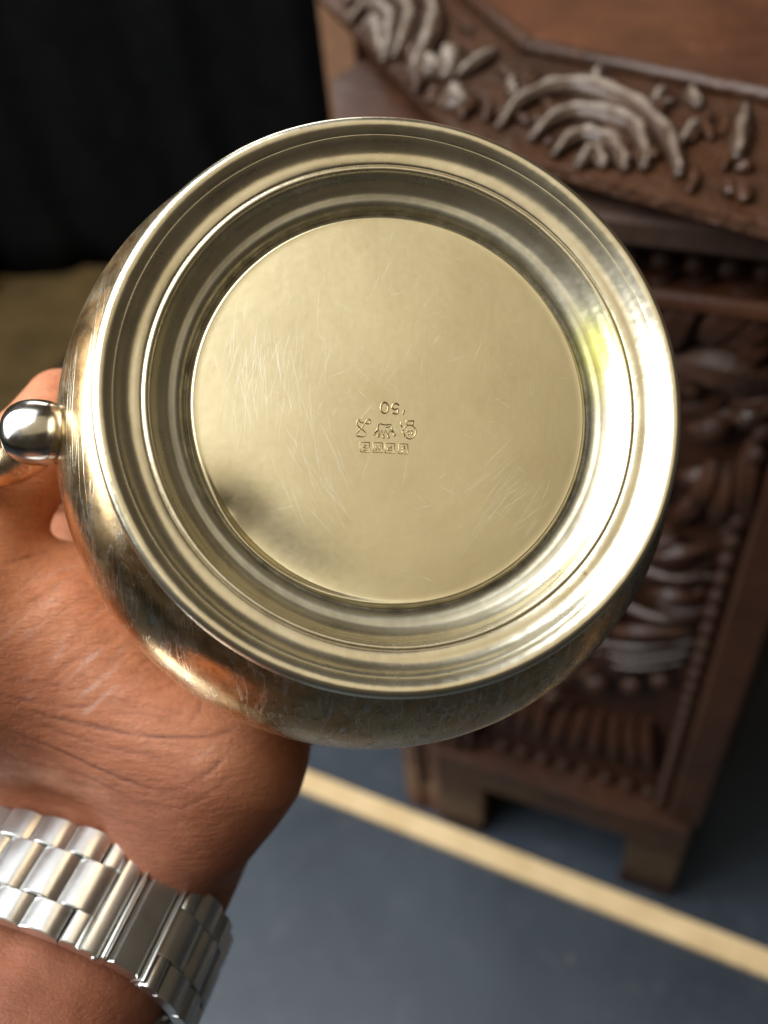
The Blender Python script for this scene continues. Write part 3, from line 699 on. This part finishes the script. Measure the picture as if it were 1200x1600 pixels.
for q in range(60):
    x0 = rng.uniform(0, 300); y0 = rng.uniform(900, 1130); l = rng.uniform(25, 70)
    crease_l.append(([(x0, y0), (x0 + l * .5, y0 - l * .42), (x0 + l, y0 - l * rng.uniform(.6, .9))], rng.uniform(.12, .30)))
for q in range(22):
    x0 = rng.uniform(0, 210); y0 = rng.uniform(890, 1120); l = rng.uniform(14, 40)
    ash_l.append(([(x0, y0), (x0 + l * .5, y0 - l * .5), (x0 + l, y0 - l * rng.uniform(.7, 1.1))], rng.uniform(.15, .45)))
cr_ = near(crease_l, .36); ash = near(ash_l, .33)
pos = pos - nrm * (cr_ * .50 + ash * .08)[:, None]
along = (pos - BW) @ ax_a
palm = np.clip((along - 12) / 24, 0, 1) * np.clip((-nrm[:, 2] + .75) / .8, .0, 1); palm = np.maximum(palm, np.clip((pos[:, 1] + 30) / 20, 0, 1) * .8)
person = empty('person', CAM.copy())
tag(person, 'left hand and forearm with bare brown skin gripping the silver pot from below', 'person')
me = bpy.data.meshes.new('hand'); V = pos.astype(float) / 1000; V[:, 2] *= -1
me.vertices.add(len(V)); me.vertices.foreach_set('co', V.ravel())
me.loops.add(quads.size); me.loops.foreach_set('vertex_index', quads.ravel().astype(np.int32))
me.polygons.add(len(quads)); me.polygons.foreach_set('loop_start', np.arange(0, quads.size, 4, dtype=np.int32))
me.update(calc_edges=True); me.validate()
me.polygons.foreach_set('use_smooth', np.ones(len(me.polygons), bool))
for nm, arr in (('palm', palm), ('crease', cr_), ('ash', ash)):
    a = me.attributes.new(nm, 'FLOAT', 'POINT'); a.data.foreach_set('value', arr.astype(np.float32))
me.materials.append(M['skin']); me.update()
hand = bpy.data.objects.new('hand', me); COL.objects.link(hand); hand.parent = person

# ------------------------------------------------------------------ watch bracelet
brm = Matrix.Identity(4)
def cv(v): return Vector((v[0], v[1], -v[2]))
exu, exn, exa = cv(ax_u), cv(ax_n), cv(ax_a)
brm = Matrix(((exu.x, exn.x, exa.x), (exu.y, exn.y, exa.y), (exu.z, exn.z, exa.z))).to_4x4()
if brm.determinant() < 0: print('left-handed bracelet frame')
brace = empty('watch_bracelet', CAM @ (Matrix.Translation(cv(BW) / 1000) @ brm))
tag(brace, 'brushed steel link watch bracelet with folding clasp on the wrist', 'watch bracelet')
EA, EB = 34.6, 26.6
th = np.linspace(0, 2 * math.pi, 4001); ex, ey = EA * np.sign(np.cos(th)) * np.abs(np.cos(th)) ** .9, EB * np.sign(np.sin(th)) * np.abs(np.sin(th)) ** .9
ss = np.concatenate([[0], np.cumsum(np.hypot(np.diff(ex), np.diff(ey)))]); PER = ss[-1]
def at(s):
    s = s % PER; p = np.array([np.interp(s, ss, ex), np.interp(s, ss, ey)]); q = np.array([np.interp((s + .3) % PER, ss, ex), np.interp((s + .3) % PER, ss, ey)]); r = np.array([np.interp((s - .3) % PER, ss, ex), np.interp((s - .3) % PER, ss, ey)])
    t = (q - r) / np.linalg.norm(q - r); return p, t, np.array([t[1], -t[0]])
def link(name, s, L, a0, a1, h, parent, bulge=.9, bev=.22):
    "one link: length L along the band, between a0 and a1 across it, h thick, rounded on top"
    p, t, o = at(s); prof = [(-L / 2, -h * .5), (-L / 2, h * .12)]
    for k in range(1, 8):
        x = -1 + 2 * k / 8; prof.append((x * L / 2 * .97, h * (.5 - .38 * abs(x) ** 2.6 * bulge)))
    prof += [(L / 2, h * .12), (L / 2, -h * .5)]
    vs, fs = [], []; n = len(prof)
    for a, sc in ((a0, .90), (a0 + bev, 1), (a1 - bev, 1), (a1, .90)):
        for x, y in prof:
            q = p + t * x * (.98 if sc < 1 else 1) + o * (y * sc); vs.append((q[0] / 1000, q[1] / 1000, a / 1000))
    for r in range(3):
        for k in range(n):
            l = (k + 1) % n; fs.append((r * n + k, r * n + l, (r + 1) * n + l, (r + 1) * n + k))
    fs.append(tuple(range(n))[::-1]); fs.append(tuple(3 * n + k for k in range(n)))
    ob = mesh(name, vs, fs, M['steel'], parent)
    ob.data.set_sharp_from_angle(angle=math.radians(24)) if hasattr(ob.data, 'set_sharp_from_angle') else None
    return ob
# arc length of the clasp: the point of the band that shows under pixel (225, 1425)
def band_px(s, a):
    p, t, o = at(s); q = brace.matrix_world @ Vector((p[0] / 1000, p[1] / 1000, a / 1000)); c = CAM.inverted() @ q
    return CX + F * c.x / -c.z, CY - F * c.y / -c.z
best = min((abs(band_px(s, 0)[0] - 228), s) for s in np.linspace(PER * .02, PER * .48, 400))[1]
print('clasp s', best, PER, band_px(best, 0), band_px(best, 10), band_px(best, -10))
HW = 11.2; PIT = 8.3; TK = 3.6
sgn = -1    # arc length runs from the thumb-left... right edge is s=0; the clasp is at best, links to the left have larger s
clasp = empty('clasp_root', Matrix.Identity(4)); bpy.data.objects.remove(clasp)
plate = link('clasp_cover', best - 0.2, 7.2, -HW + .4, HW - .4, TK + .6, brace, .12)
link('clasp_edge', best + 4.15, 1.3, -HW + .2, HW - .2, TK + 1.4, plate, .6)
link('clasp_edge', best - 4.35, .9, -HW + .2, HW - .2, TK + 1.2, plate, .6)
fork = link('clasp_end_piece', best + 7.0, 4.2, -HW, HW, TK, brace, .25)
for a0, a1 in ((HW * .44, HW), (-HW, -HW * .44)): link('clasp_tongue', best + 11.15, 4.1, a0, a1, TK, fork, .3)
for a in (HW - .2, -HW + .2):
    for s_ in (best + 5.6, best - 5.4):
        p, t, o = at(s_); vs, fs = blob((p[0] / 1000, p[1] / 1000, a / 1000), (.0007, 0, 0), (0, .0007, 0), (0, 0, .0007), 8, 6); mesh('pin', vs, fs, M['steel'], brace)
s_l, smax = best + 9.2, best - 5.0 + PER
n = round((smax - s_l) / PIT); PIT = (smax - s_l) / n
for k in range(n):
    link('centre_link', s_l + (k + .5) * PIT, PIT - .12, -HW * .44, HW * .44, TK + .3, brace)
    if k == n - 1:
        for a0, a1 in ((HW * .45, HW), (-HW, -HW * .45)): link('outer_link', s_l + (k + .76) * PIT, PIT * .48, a0, a1, TK, brace)
    if k < n - 1:
        for a0, a1 in ((HW * .45, HW), (-HW, -HW * .45)): link('outer_link', s_l + (k + 1.02) * PIT, PIT - .12, a0, a1, TK, brace)
